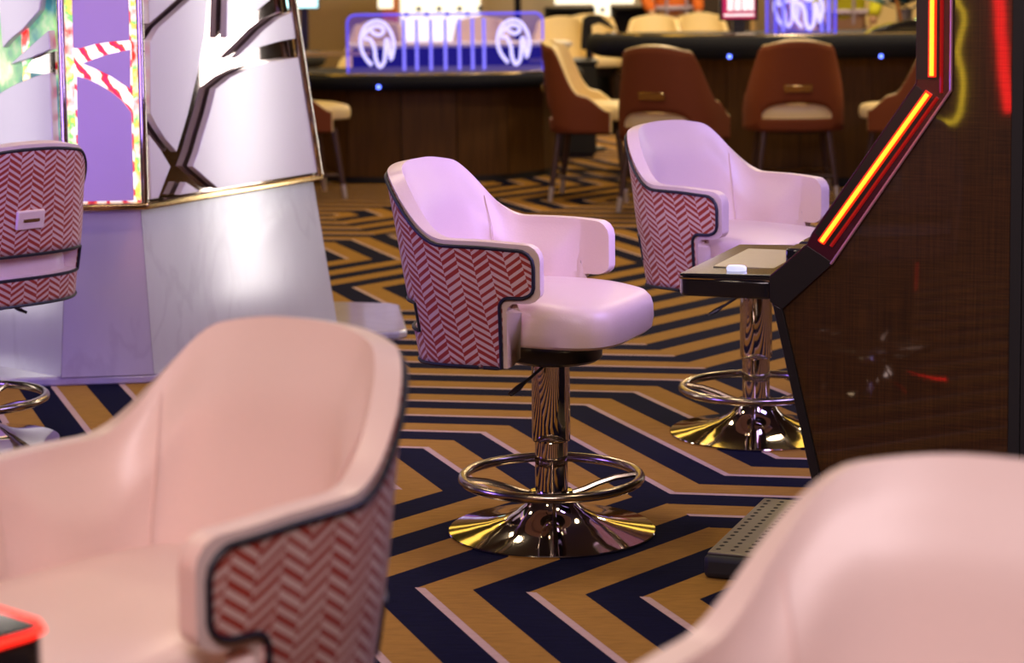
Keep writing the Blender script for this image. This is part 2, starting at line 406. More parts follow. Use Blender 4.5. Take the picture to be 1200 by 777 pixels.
# ------------------------------------------------------------------ upholstered shells
def shell_cols(P, ex=0.0, inset=0.0):
    """columns of a barrel-shaped chair shell from one arm front, round the back, to the other.
       each column: dict(zb, z1, z2, zt, pos(z)) ; P holds the sizes"""
    xf, xc, n = P['xf'] + ex, P['xc'], P['n']
    xs = P['xs'] + ex if P.get('xs') is not None else None
    cols = []; base = []
    N1, N2 = P['n1'], P['n2']
    for i in range(N1):
        t = i / N1; t = t ** 1.0
        x = xf + (xc - xf) * t
        base.append(('s', x))
    if xs is not None:
        base = [b for b in base if not -.012 < b[1] - xs < .030] + [('s', xs + q) for q in (-.002, .0, .001, .003, .0065, .011, .016, .022)]
        r = .034
        base += [('s', xf - r * (1 - cos(a))) for a in (radians(25), radians(50), radians(75))]
    else:
        base += [('s', xf - .02), ('s', xf - .006)]
    base = sorted(set(base), key=lambda b: -b[1])
    for i in range(N2 + 1): base.append(('e', pi / 2 * i / N2))
    seq = [(k, v, 1) for k, v in base] + [(k, v, -1) for k, v in base[:-1][::-1]]
    u = 0; prev = None
    for k, v, sgn in seq:
        th = 0 if k == 's' else v
        x0 = v if k == 's' else None
        def pos(z, k=k, v=v, sgn=sgn):
            w = P['w'](z) - inset; b = P['b'](z) - inset
            if k == 's': return (v, sgn * w * P['taper'](v), z)
            ax = b + xc
            return (xc - ax * sin(v) ** (2 / n), sgn * w * max(0, cos(v)) ** (2 / n) * P['taper'](xc), z)
        deg = math.degrees(th)
        zt = P['zt'](deg, x0) + ex; zb = P['zb'](deg, x0)
        if k == 's' and xs is not None:
            r = .034; d = v - (xf - r)
            if d > 0: zt -= (r - sqrt(max(0, r * r - d * d)))
            if v > xs - .0005:
                q = max(0, xs + .022 - v); zb = P['zarm'] - ex - (.022 - sqrt(max(0, .022 ** 2 - q * q)))
                if d > 0: zb += (r - sqrt(max(0, r * r - d * d))) * .7
        zo1, zo2 = P['open'](deg if k == 'e' else -1)
        if zo1 is None: a, b_ = .33, .45; z1 = zb + (zt - zb) * a; z2 = zb + (zt - zb) * b_; op = False
        else: z1 = zo1 + ex * .3; z2 = zo2 - ex * .3; op = True
        pm = pos(P['zu'])
        if prev: u += hypot(pm[0] - prev[0], pm[1] - prev[1])
        prev = pm
        cols.append(dict(zb=zb, z1=z1, z2=z2, zt=zt, pos=pos, u=u, op=op, k=k, v=v, s=sgn, xs=xs, za=P['zarm']))
    return cols
def shell_mesh(name, cols, m, parent, rows=(5, 2, 12), thick=.0, bevel=0, uv=False, wg=0):
    zs = []
    for c in cols:
        L = [c['zb'] + (c['z1'] - c['zb']) * i / rows[0] for i in range(rows[0])]
        L += [c['z1'] + (c['z2'] - c['z1']) * i / rows[1] for i in range(rows[1])]
        L += [c['z2'] + (c['zt'] - c['z2']) * i / rows[2] for i in range(rows[2] + 1)]
        zs.append(L)
    R = len(zs[0]); vs = []; uvs = []
    for c, L in zip(cols, zs):
        for z in L: vs.append(c['pos'](z)); uvs.append(((c['u'] - cols[len(cols) // 2]['u']) / (1 + .55 * (.69 - z)), z))
    fs = []
    for i in range(len(cols) - 1):
        for j in range(R - 1):
            if cols[i]['op'] and cols[i + 1]['op'] and rows[0] <= j < rows[0] + rows[1]: continue
            fs.append((i * R + j, (i + 1) * R + j, (i + 1) * R + j + 1, i * R + j + 1))
    me = bpy.data.meshes.new(name); me.from_pydata(vs, [], fs)
    used = sorted({i for f in fs for i in f})
    if uv:
        l = me.uv_layers.new(name='UVMap')
        for lp in me.loops: l.data[lp.index].uv = uvs[lp.vertex_index]
    me.materials.append(m); me.shade_smooth()
    o = bpy.data.objects.new(name, me); COL.objects.link(o); o.parent = parent
    if wg:
        vg = o.vertex_groups.new(name='thick')
        for i, c in enumerate(cols):
            for j, z in enumerate(zs[i]):
                d = c['zt'] - z
                if c['xs'] is not None: d = min(d, max(0, c['xs'] + .01 - c['pos'](z)[0]) * 1.1)
                vg.add([i * R + j], wg + (1 - wg) * sstep(0, .11, d), 'REPLACE')
    import bmesh
    bm = bmesh.new(); bm.from_mesh(me)
    loose = [v for v in bm.verts if not v.link_faces]; bmesh.ops.delete(bm, geom=loose, context='VERTS')
    bm.faces.ensure_lookup_table(); bm.normal_update()
    f = max(bm.faces, key=lambda q: -q.calc_center_median().x)
    if f.normal.x > 0: bmesh.ops.reverse_faces(bm, faces=bm.faces)
    bm.to_mesh(me); bm.free()
    if thick:
        sd = o.modifiers.new('solid', 'SOLIDIFY'); sd.thickness = thick; sd.offset = -1; sd.use_even_offset = False
        if wg: sd.vertex_group = 'thick'
    if bevel:
        bv = o.modifiers.new('bevel', 'BEVEL'); bv.width = bevel; bv.segments = 6; bv.limit_method = 'ANGLE'; bv.angle_limit = radians(50)
    return o
def edge_paths(cols):
    P = lambda c, z: c['pos'](z)
    front = []
    step = [c for c in cols if c['k'] == 's']
    L = [c for c in step if c['s'] == 1]; Rr = [c for c in step if c['s'] == -1]
    lowL = [c for c in L if c['zb'] > cols[len(cols) // 2]['zb'] + .004]
    lowR = [c for c in Rr if c['zb'] > cols[len(cols) // 2]['zb'] + .004]
    firstL = [c for c in L if c not in lowL][:1]; lastR = [c for c in Rr if c not in lowR][-1:]
    path = [P(c, c['zb']) for c in (lowL + firstL)[::-1]] + [P(c, c['zt']) for c in cols] + [P(c, c['zb']) for c in (lowR[::-1] + lastR)] if 0 else \
           [P(c, c['zb']) for c in (lowL + firstL)[::-1]] + [P(c, c['zt']) for c in cols] + [P(c, c['zb']) for c in (lastR + lowR)[::-1]]
    bottom = [P(c, c['zb']) for c in cols if c not in lowL and c not in lowR]
    op = [c for c in cols if c['op']]
    loop = [P(c, c['z1']) for c in op] + [P(c, c['z2']) for c in op[::-1]] if op else []
    return path, bottom, loop
def dedupe(pts, d=.0015):
    out = [pts[0]]
    for p in pts[1:]:
        if (Vector(p) - Vector(out[-1])).length > d: out.append(p)
    return out
def cushion(name, m, parent, x0, x1, hw, z0, z1, nose=.0, fw=1.0, round_=.035, n=64, ee=4.0):
    """rounded upholstered pad: superellipse plan, crowned top, drooping front"""
    cx, hx = (x0 + x1) / 2, (x1 - x0) / 2; H = z1 - z0
    lay = [(.0, .030), (.03, .010), (.10, .002), (.35, -.002), (.62, -.001), (.80, .004), (.92, .014), (.975, .032), (1.0, .07), (1.015, .14)]
    vs = []; fs = []
    for h, ins in lay:
        for i in range(n):
            a = 2 * pi * i / n; c, s = cos(a), sin(a)
            px = cx + (hx - ins) * math.copysign(abs(c) ** (2 / ee), c); py = (hw - ins) * math.copysign(abs(s) ** (2 / ee), s)
            f = sstep(cx - .05, x1, px); py *= 1 + (fw - 1) * f
            z = z0 + H * h - nose * f * f * h
            vs.append((px, py, z))
    L = len(lay)
    for j in range(L - 1):
        for i in range(n): k = (i + 1) % n; fs.append((j * n + i, j * n + k, (j + 1) * n + k, (j + 1) * n + i))
    fs.append(tuple(range(n))[::-1]); fs.append(tuple(range((L - 1) * n, L * n)))
    o = MB().add(vs, fs).build(name, m, parent, smooth=True)
    return o

# ---- the swivel machine chair
CH = dict(xf=.060, xs=-.018, xc=-.075, n=2.75, n1=12, n2=26, zu=.62, zarm=.585,
          w=lambda z: .245 + .015 * sstep(.42, .62, z) + .006 * sstep(.70, .86, z),
          b=lambda z: .285 + .085 * (z - .42) / .44,
          taper=lambda x: 1.0 - .05 * sstep(-.02, .1, x),
          zt=lambda d, x: .695 + (.131 * sstep(11, 62, d) + .018 * sstep(45, 90, d)) + (.006 if x is None else .006 * sstep(.08, -.08, x)) - .006,
          zb=lambda d, x: .425 - .006 * sstep(0, 60, d),
          open=lambda d: (.492, .557) if d > 38 else (None, None))
def make_chair():
    t = thing('swivel_chair', '', 'chair')
    cols = shell_cols(CH)
    o = shell_mesh('outer_shell', cols, M['herring'], t, rows=(5, 2, 12), thick=.006, uv=True)
    lc = shell_cols(CH, ex=.013, inset=.0055)
    liner = shell_mesh('padded_liner', lc, M['cream'], t, rows=(5, 2, 12), thick=.064, bevel=.0150, wg=.52)
    path, bottom, loop = edge_paths(cols)
    MB().tube(dedupe(path), .0043, 8).build('piping', M['navy_pipe'], t, smooth=True)
    MB().tube(dedupe(bottom), .0045, 6).build('piping', M['navy_pipe'], t, smooth=True)
    MB().tube(dedupe(loop), .0045, 6, closed=True).build('piping', M['navy_pipe'], t, smooth=True)
    # stitched seams between back and arms on the liner
    ref = [i for i, c in enumerate(lc) if c['k'] == 'e' and abs(math.degrees(c['v']) - 38) < 1.8]
    for i in ref:
        zt = lc[i]['zt']; pts = []
        for q in range(13):
            z = .565 + (zt - .020 - .565) * q / 12
            wgt = .52 + .48 * sstep(0, .11, zt - z)
            pts.append(shell_cols(CH, ex=.013, inset=.0055 + .064 * wgt - .0004)[i]['pos'](z))
        MB().tube(pts, .0014, 6).build('seam', M['seam'], t, smooth=True)
    # handle plate on the back
    bx = -CH['b'](.655) - .004
    hp = MB().box((-.006, -.042, -.026), (.006, .042, .026)).build('pull_plate', M['cream'], t, bevel=.004, loc=(bx, 0, .655), rot=(0, radians(-11), 0))
    MB().box((-.0095, -.024, -.004), (-.004, .024, .004)).build('slot', M['steel'], hp)
    cushion('seat', M['cream'], t, -.268, .213, .197, .462, .576, nose=.016, fw=1.12)
    MB().lathe([(.02, .405), (.098, .405), (.108, .412), (.110, .435), (.118, .448), (.140, .456), (.140, .466), (.02, .466)], 40, (.012, 0)).build('seat_plate', M['black'], t, smooth=True)
    MB().lathe([(.02, .215), (.043, .215), (.0445, .219), (.0445, .406), (.02, .406)], 40).build('upper_sleeve', M['chrome'], t, smooth=True)
    MB().lathe([(.02, .075), (.038, .075), (.038, .222), (.02, .222)], 40).build('column', M['chrome'], t, smooth=True)
    MB().lathe([(.030, 0), (.2405, .0), (.2415, .004), (.240, .0065), (.20, .0125), (.15, .022), (.11, .034), (.08, .050), (.062, .066), (.052, .084), (.048, .098), (.030, .10)], 72).build('base_disc', M['chrome'], t, smooth=True)
    rg = MB().tube([(.206 * cos(2 * pi * i / 48), .206 * sin(2 * pi * i / 48), .128) for i in range(48)], .0115, 10, closed=True).build('foot_ring', M['steel'], t, smooth=True)
    for k in range(4):
        a = radians(28 + 90 * k)
        pr = [(.046, .088), (.075, .096), (.11, .110), (.15, .122), (.198, .128)]
        MB().tube([(r * cos(a), r * sin(a), z) for r, z in pr], .0075, 8).build('spoke', M['steel'], t, smooth=True)
    lv = MB().tube([(.02, -.06, .412), (.005, -.10, .392), (-.012, -.135, .372)], .0035, 6).build('height_lever', M['black'], t, smooth=True)
    MB().tube([(-.010, -.130, .376), (-.02, -.150, .364), (-.032, -.170, .352)], [.005, .010, .007], 8, sy=.6).build('paddle', M['black'], lv, smooth=True)
    return t
chair0 = make_chair()
# local x is the way a chair faces; heading measured from world +x
def place_chair(src, first, loc, heading, label, lift=0):
    o = src if first else copy_tree(src)
    o.location = (loc[0], loc[1], 0); o.rotation_euler = (0, 0, radians(heading)); o['label'] = label; o['group'] = 'swivel machine chairs'
    if lift:
        for c in o.children:
            if c.name.split('.')[0] in ('outer_shell', 'padded_liner', 'piping', 'pull_plate', 'seat', 'seat_plate', 'height_lever'): c.location.z += lift
    return o
place_chair(chair0, True, (.088, 4.870), -22.5, 'pink cream swivel chair with herringbone shell standing free in the middle of the carpet')
place_chair(chair0, False, (.681, 5.891), -44, 'swivel chair partly hidden behind the slot machine button deck')
place_chair(chair0, False, (-1.510, 5.862), 135, 'swivel chair turned away, pull plate and slot in its back, beside the marble column')
place_chair(chair0, False, (-.478, 2.450), 180 + 49, 'large blurred swivel chair in the left foreground, red herringbone side towards the middle chair')
place_chair(chair0, False, (.285, 1.600), 180 + 60, 'very near swivel chair, only its pale backrest showing in the lower right corner')

# ------------------------------------------------------------------ slot machines
def make_machine():
    t = thing('slot_machine', '', 'slot machine'); Wd = .50
    def ex(poly, y0, y1): return MB().prism(poly, lambda q, z: (q, y0, z), lambda q, z: (q, y1, z))
    TOP = 1.80
    wood = [(.229, .587), (.335, .685), (.578, 1.048), (.578, TOP), (.697, TOP), (.697, .03), (.352, .03), (.317, .209)]
    frame = [(.203, .602), (.203, .658), (.281, .726), (.292, .75), (.506, 1.065), (.506, TOP), (.578, TOP), (.578, 1.048), (.335, .685), (.229, .587)]
    strip = [(.208, .600), (.231, .587), (.319, .209), (.354, .03), (.336, .03), (.303, .185)]
    core = [(.245, .60), (.34, .72), (.56, 1.06), (.56, TOP - .01), (.690, TOP - .01), (.690, .02), (.36, .02), (.325, .21)]
    ex(core, .012, Wd - .012).build('body', M['matt_black'], t)
    for s, (a, b) in enumerate(((0, .018), (Wd - .018, Wd))):
        ex(wood, a, b).build('side_panel', M['laminate'], t)
        a2, b2 = (-.010, .030) if s == 0 else (Wd - .030, Wd + .010)
        fr = ex(frame, a2, b2).build('side_frame', M['maroon'], t, bevel=.003, seg=2)
        y = a2 - .002 if s == 0 else b2 + .002
        MB().tube([(.334, y, .688), (.577, y, 1.050), (.577, y, TOP)], .0032, 6).build('edge_trim', M['pink_edge'], fr)
        ex([(.205, .604), (.205, .656), (.283, .724), (.338, .690), (.231, .589)], y - .0015, y + .0015).build('lower_cover', M['black'], fr)
        ex([(.300, .752), (.333, .722), (.541, 1.033), (.507, 1.060)], y - .001, y + .001).build('bezel', M['black'], fr)
        ex([(.508, 1.072), (.552, 1.072), (.552, TOP - .01), (.508, TOP - .01)], y - .001, y + .001).build('bezel', M['black'], fr)
        yl = y - .003 if s == 0 else y + .003
        for p0, p1 in (((.314, .733), (.534, 1.046)), ((.540, 1.077), (.540, TOP - .02))):
            g = MB().tube([(p0[0], yl, p0[1]), (p1[0], yl, p1[1])], .0085, 10, sy=1).build('glow_strip', M['led_glow'], fr, smooth=True)
            yc = yl - .0060 if s == 0 else yl + .0060
            dd = Vector((p1[0] - p0[0], 0, p1[1] - p0[1])).normalized() * .003
            MB().tube([(p0[0] + dd.x, yc, p0[1] + dd.z), (p1[0] - dd.x, yc, p1[1] - dd.z)], .0046, 10).build('led_core', M['led_core'], g, smooth=True)
        for p0, p1 in (((.334, .725), (.551, 1.036)), ((.558, 1.045), (.558, TOP - .02))):
            MB().tube([(p0[0], y, p0[1]), (p1[0], y, p1[1])], .004, 6).build('dim_led_strip', M['led_dim'], fr, smooth=True)
        ex(strip, a2 + .002, b2 - .002).build('front_trim', M['black'], t, bevel=.002, seg=2)
    ex([(.695, .0), (.719, .0), (.719, TOP), (.695, TOP)], .0, Wd).build('back_trim', M['matt_black'], t)
    ex([(.34, 0), (.695, 0), (.695, .03), (.34, .03)], .01, Wd - .01).build('plinth', M['black'], t)
    # button deck: a slab with a rounded player's edge, its top rising towards the screen
    def deckpoly(i):
        r = .035; pts = []
        for k in range(7): a = pi + pi / 2 * k / 6; pts.append((r + i + (r) * cos(a) - 0, r + i + r * sin(a)))
        return pts
    plan = []
    r = .03
    for k in range(7): a = pi + (pi / 2) * k / 6; plan.append((r + r * cos(a), r + r * sin(a) - .008))
    plan += [(.205, -.008), (.205, Wd + .008)]
    for k in range(7): a = pi / 2 + (pi / 2) * k / 6; plan.append((r + r * cos(a), Wd + .008 - r + r * sin(a)))
    MB().prism(plan, lambda x, y: (x, y, .606), lambda x, y: (x, y, .646)).build('button_deck', M['gloss_black'], t, bevel=.006)
    dt = ex([(.003, .647), (.003, .653), (.205, .658), (.275, .724), (.285, .715), (.215, .640)], .002, Wd - .002).build('deck_top', M['gloss_black'], t, bevel=.003, seg=2)
    MB().tube([(.008, -.0085, .645), (.203, -.0085, .647)], .0022, 6).build('chrome_line', M['chrome'], dt)
    MB().box((.05, .10, .6535), (.19, .40, .6575)).build('touch_pad', M['foot_metal'], dt, bevel=.002, seg=2)
    for k in range(3):
        MB().box((.215 + .0, .08 + .12 * k, .662 + .0), (.255, .17 + .12 * k, .704)).build('button', M['gloss_black'], dt, bevel=.006)
    bt = MB().lathe([(.001, .6535), (.014, .6535), (.015, .662), (.012, .667), (.001, .668)], 20).build('play_button', M['white_btn'], dt, smooth=True, loc=(.115, .055, 0))
    bt.scale = (1.5, 1.0, 1)
    # screens on the player's side
    ex([(.300, .752), (.506, 1.057), (.512, 1.053), (.306, .748)], .03, Wd - .03).build('lower_screen', M['screen_violet'], t)
    ex([(.504, 1.07), (.504, TOP - .03), (.510, TOP - .03), (.510, 1.07)], .03, Wd - .03).build('upper_screen', M['screen_violet'], t)
    # foot rest with perforated tread
    fp = MB().box((.062, -.03, .0), (.345, Wd - .02, .052)).build('foot_rest', M['rubber'], t, bevel=.014)
    tr = MB().box((.070, -.020, .050), (.345, Wd - .03, .058)).build('tread', M['foot_metal'], fp, bevel=.004, seg=2)
    mb = MB(); rr = .0052
    for i in range(8):
        for j in range(16):
            cx = .088 + i * .032 + (.0 if j % 2 else .0); cy = .004 + j * .0292
            mb.add([(cx + rr * 1.15 * cos(a * pi / 4), cy + rr * 1.3 * sin(a * pi / 4), .0583) for a in range(8)], [tuple(range(8))])
    ho = mb.build('perforations', M['hole'], tr); ho['kind'] = 'stuff'
    return t
mach0 = make_machine()
N0 = Vector((.3546, 4.517)); A21 = radians(-21)
mach0.location = (N0.x, N0.y, 0); mach0.rotation_euler = (0, 0, A21)
mach0['label'] = 'slot machine with dark woven laminate side and glowing orange strips at the right'; mach0['group'] = 'slot machines'
m2 = copy_tree(mach0); gx, gy = cos(A21), sin(A21); wx, wy = -sin(A21), cos(A21)
m2.location = (N0.x + gx * 1.44 + wx * .50, N0.y + gy * 1.44 + wy * .50, 0); m2.rotation_euler = (0, 0, A21 + pi)
m2['label'] = 'second slot machine, back to back with the first, cut off by the right edge'
m3 = copy_tree(mach0); m3.location = (-.850, 2.435, 0); m3.rotation_euler = (0, 0, radians(-131))
for c in m3.children:
    if c.name.startswith('lower_screen'): c.data = c.data.copy(); c.data.materials[0] = M['screen_orange']
    if c.name.startswith('upper_screen'): c.data = c.data.copy(); c.data.materials[0] = M['screen_rose']
m3['label'] = 'slot machine whose red-lit deck corner shows at the lower left edge'
Wd = .5
for yy, mm in ((.03, 'led_yellow'), (Wd - .03, 'led_red')):
    MB().tube([(.292, yy, .748), (.498, yy, 1.062), (.498, yy, 1.78)], .008, 8).build('screen_edge_led', M[mm], m3, smooth=True)
# red light line round the deck of the near machine
MB().tube([(.205, Wd + .009, .650), (.03, Wd + .009, .650), (.010, Wd + .003, .650), (-.001, Wd - .02, .650), (-.001, .02, .650)], .0042, 8).build('deck_led', M['led_red'], m3, smooth=True)
MB().tube([(.212, Wd + .012, .655), (.212, Wd + .012, .60), (.31, Wd + .012, .20)], .0045, 8).build('deck_led', M['led_red'], m3, smooth=True)
bt = MB().lathe([(.001, .6535), (.014, .6535), (.015, .662), (.012, .667), (.001, .668)], 20).build('play_button', M['white_btn'], m3, smooth=True, loc=(.10, Wd - .05, 0)); bt.scale = (1.5, 1, 1)
t = thing('reflection_tubes', 'unseen tubes added for the yellow and red reflections in the slot machine side', 'added light source', (-3.2, RY0, 0), 0)  # added out of view, shaped to give the side panel its reflections
MB().box((-.45, .0, .25), (.45, .03, 1.45)).build('added_backboard', M['matt_black'], t, bevel=.01)
MB().tube([(x + 3.2, .07, z) for x, z in [(-3.36, 1.2), (-3.323, 1.103), (-3.299, 1.063), (-3.263, 1.012), (-3.257, .95), (-3.274, .899), (-3.29, .837), (-3.302, .786), (-3.29, .735), (-3.271, .674), (-3.259, .602), (-3.266, .51), (-3.28, .426), (-3.309, .374), (-3.356, .362), (-3.46, .366)]], .013, 8).build('added_yellow_tube', glow('yellow_reflection_source', (1.0, .66, .03), 19), t, smooth=True)
MB().tube([(x + 3.2, .07, z) for x, z in [(-3.04, 1.25), (-3.036, 1.114), (-3.022, 1.0), (-3.02, .9), (-3.004, .8), (-3.0, .7), (-2.985, .6), (-2.97, .52), (-2.958, .44)]], .032, 8).build('added_red_tube', glow('red_reflection_source', (1.0, .006, .01), 28), t, smooth=True)
# ------------------------------------------------------------------ marble column with mirrored petals
def column():
    t = thing('display_column', 'tapered column with white petal panels, mirror strips and a grey marble foot', 'column', (-1.45, 7.6, 0))
    O = Vector((-1.45, 7.6, 0))
    A = Vector((-1.159, 6.727)); gR = Vector((.47457, .88022)); C = Vector((-1.417, 6.699)); gN = Vector((.9943, .10655)); gL = Vector((-.7505, .6609))
    def ring(qR, z, d=0):
        B = A + gR * qR; nR = Vector((gR.y, -gR.x)); nN = Vector((gN.y, -gN.x)); nL = Vector((-gL.y, gL.x))
        if nL.y > 0: nL = -nL
        k = (qR - .2) / .86
        E = C + gL * .85 * max(.25, k)
        pts = [C + (nN * .7 + nL * .7) * d, A + (nN * .7 + nR * .7) * d, B + nR * d, B + Vector((-.25, .35)) * k, E + Vector((.35, .55)) * k, E + nL * d]
        return [(p.x - O.x, p.y - O.y, z) for p in pts]
    def loft(r0, r1):
        n = len(r0)
        return MB().add(r0 + r1, [tuple(range(n))[::-1], tuple(range(n, 2 * n))] + [(i, (i + 1) % n, n + (i + 1) % n, n + i) for i in range(n)])
    # marble cladding: one slab to each side of the foot
    lo, hi = ring(1.06, .03, .028), ring(1.0, .560, -.026)
    core = loft(ring(1.03, .03, -.035), ring(.97, .558, -.062)).build('foot_core', M['matt_black'], t)
    cen = Vector((sum(p[0] for p in lo) / 6, sum(p[1] for p in lo) / 6))
    for i in range(6):
        j = (i + 1) % 6
        a, b, c, d = [Vector(p) for p in (lo[i], lo[j], hi[j], hi[i])]
        nn = (b - a).cross(d - a).normalized()
        if nn.xy.dot((a.xy + b.xy) / 2 - cen) < 0: nn = -nn
        th = .03
        # tiny joints at the corners
        e1 = (b - a).normalized() * .0015
        q = [a + e1, b - e1, c - e1, d + e1]
        MB().add(q + [p - nn * th for p in q], [(0, 1, 2, 3), (7, 6, 5, 4), (0, 4, 5, 1), (1, 5, 6, 2), (2, 6, 7, 3), (3, 7, 4, 0)]).build('marble_slab', M['marble'], t)
    # ledge
    lg = loft(ring(1.0, .556, .022), ring(1.0, .578, .022)).build('ledge', M['brass'], t, bevel=.006)
    # tapering mirror body
    def qz(z): return .99 - .236 * (z - .578)
    loft(ring(qz(.578), .578, -.02), ring(qz(2.6), 2.6, -.02)).build('mirror_body', M['mirror'], t)
    # panels
    def face(P0, g, sgn):
        n = Vector((g.y, -g.x)) * sgn
        def fn(d): return lambda q, z: (P0.x + g.x * q + n.x * d - O.x, P0.y + g.y * q + n.y * d - O.y, z)
        return fn
    fR, fN, fL = face(A, gR, 1), face(C, gN, 1), face(C, gL, -1)
    right = [[(.031, 1.6), (.031, 1.141), (.176, 1.213), (.5, 1.5), (.45, 1.6)],
             [(.034, 1.087), (.079, 1.128), (.244, 1.212), (.345, 1.23), (.322, 1.099), (.279, .975), (.219, .840), (.155, .725), (.099, .771), (.057, .815), (.024, .858)],
             [(.459, 1.3), (.439, 1.081), (.56, 1.14), (.701, 1.203), (.78, 1.3)],
             [(.834, 1.159), (.852, 1.066), (.76, 1.060), (.659, 1.047), (.57, 1.034), (.489, 1.013), (.58, 1.06), (.662, 1.105), (.75, 1.14)],
             [(.865, 1.0), (.973, .585), (.375, .585), (.239, .671), (.270, .715), (.299, .770), (.340, .842), (.375, .917), (.46, .952), (.567, .978), (.70, .993)],
             [(.016, .791), (.07, .742), (.122, .681), (.085, .63), (.055, .586), (.016, .586)],
             [(.2, .624), (.277, .585), (.167, .585)]]
    for p in right: MB().prism(p, fR(-.012), fR(.014)).build('petal_panel', M['white_satin'], t, bevel=.002, seg=2)
    MB().prism([(.01, .58), (.25, .58), (.25, 2.4), (.01, 2.4)], fN(-.03), fN(-.008)).build('reflection_glow', M['candy'], t)  # glowing backing stands in for reflections in the mirrored gaps
    for p in [[(.061, .981), (.097, .970), (.13, .953), (.165, .931), (.2, .90), (.227, .863), (.227, .585), (.054, .585)],
              [(.08, 1.021), (.155, 1.047), (.229, 1.062), (.226, .938), (.166, .980), (.112, 1.007)],
              [(.057, 1.9), (.231, 1.9), (.228, 1.091), (.169, 1.087), (.12, 1.08), (.071, 1.067), (.053, 1.07)]]:
        MB().prism(p, fN(-.012), fN(.012)).build('petal_panel', M['lavender'], t, bevel=.002, seg=2)
    for q0, q1 in ((.030, .052), (.232, .247)):
        MB().prism([(q0, .585), (q1, .585), (q1, 2.4), (q0, 2.4)], fN(-.008), fN(-.003)).build('glow_strip', M['reflection_mix'], t)  # mirrored colours put into the emission of these strips
    MB().prism([(.150, .95), (.185, .95), (.185, 1.9), (.150, 1.9)], fL(-.008), fL(-.004)).build('glow_strip', M['reflection_mix'], t)
    MB().prism([(.02, .58), (.70, .58), (.70, 1.9), (.02, 1.9)], fL(-.03), fL(-.008)).build('reflection_glow', M['jungle'], t)  # emission in place of reflections, as on the narrow face
    for p in [[(.55, .80), (.42, .87), (.306, .914), (.198, .953), (.093, .980), (.02, .993), (.012, .585), (.55, .585)],
              [(.231, 1.012), (.137, 1.063), (.02, 1.125), (.012, 1.066), (.107, 1.039)],
              [(.30, 1.5), (.264, 1.066), (.21, 1.10), (.156, 1.125), (.064, 1.187), (.03, 1.30), (.03, 1.5)]]:
        MB().prism(p, fL(-.012), fL(.014)).build('petal_panel', M['white_satin'], t, bevel=.002, seg=2)
    for p in [[(.012, .985), (.18, .99), (.12, 1.04), (.012, 1.06)]]:
        MB().prism(p, fL(-.012), fL(-.004)).build('mirror_strip', M['mirror'], t)
    # chrome corner posts
    for (P0, g0, q0, g1) in ((A, gR, 0, 0), (C + gN * .018, gL, 0, 0)):
        nn = (P0 - Vector((-1.45, 7.6))).normalized()
        b = (P0.x + nn.x * .012 - O.x, P0.y + nn.y * .012 - O.y)
        MB().tube([(b[0], b[1], .578), (b[0], b[1], 2.5)], .013, 10).build('corner_post', M['chrome'], t, smooth=True)
    p0 = A + gR * .985; p1 = A + gR * (.985 - .236 * 1.9); nR = Vector((gR.y, -gR.x)) * .012
    MB().tube([(p0.x + nR.x - O.x, p0.y + nR.y - O.y, .578), (p1.x + nR.x - O.x, p1.y + nR.y - O.y, 2.48)], .016, 10).build('corner_post', M['chrome'], t, smooth=True)
    # plinth slab on the carpet
    poly = [(-2.5, 6.72), (-1.62, 6.655), (-.985, 6.722), (-.76, 7.40), (-.40, 7.46), (-.372, 7.50), (-.425, 8.05), (-.46, 8.10), (-.70, 8.16), (-.9, 9.2), (-2.5, 9.2)]
    pl = MB().prism([(x - O.x, y - O.y) for x, y in poly], lambda x, y: (x, y, 0), lambda x, y: (x, y, .03)).build('plinth_slab', M['marble'], t, bevel=.008)
    return t
column()

# ------------------------------------------------------------------ table stools (background)
ST = dict(xf=.130, xs=None, xc=-.02, n=2.6, n1=12, n2=18, zu=.6, zarm=0,
          w=lambda z: .275 - .040 * sstep(.50, .90, z), b=lambda z: .235 + .055 * (z - .38) / .5,
          taper=lambda x: 1.0,
          zt=lambda d, x: (.500 + .085 * sstep(.130, -.02, x)) if x is not None else .585 + .265 * sstep(0, 40, d) + .03 * sstep(30, 90, d),
          zb=lambda d, x: .385,
          open=lambda d: (.455, .457 + .085 * sqrt(max(0, 1 - ((90 - d) / 42) ** 2))) if d > 48 else (None, None))
def make_stool():
    t = thing('table_stool', '', 'stool')
    cols = shell_cols(ST)
    shell_mesh('outer_shell', cols, M['orange_fabric'], t, rows=(3, 2, 10), thick=.008)
    shell_mesh('padded_liner', shell_cols(ST, ex=.010, inset=.007), M['cream_fabric'], t, rows=(3, 2, 10), thick=.040, bevel=.012)
    cushion('seat', M['cream_fabric'], t, -.22, .285, .232, .45, .545, nose=.01, fw=1.05, n=40)
    MB().lathe([(.02, .37), (.19, .37), (.20, .385), (.20, .45), (.02, .45)], 24).build('seat_pan', M['matt_black'], t, smooth=True)
    bx = -ST['b'](.63) - .006
    MB().box((-.006, -.075, -.020), (.006, .075, .020)).build('pull_plate', M['brass'], t, bevel=.003, seg=2, loc=(bx - .004, 0, .625), rot=(0, radians(-7), 0))
    for sx in (-1, 1):
        for sy in (-1, 1):
            a = Vector((sx * .165, sy * .175, .40)); b = Vector((sx * .215, sy * .225, 0))
            m = a.lerp(b, .8)
            l = MB().tube([a, m], [.021, .015], 10).build('leg', M['leg_wood'], t, smooth=True)
            MB().tube([m, b], [.0155, .012], 10).build('leg_tip', M['tip'], l, smooth=True)
    c = [Vector((sx * .198, sy * .208, .135)) for sx, sy in ((-1, -1), (1, -1), (1, 1), (-1, 1))]
    for i in range(4): MB().tube([c[i], c[(i + 1) % 4]], .009, 8).build('foot_rail', M['brass'] if i == 1 else M['leg_wood'], t, smooth=True)
    return t
stool0 = make_stool()
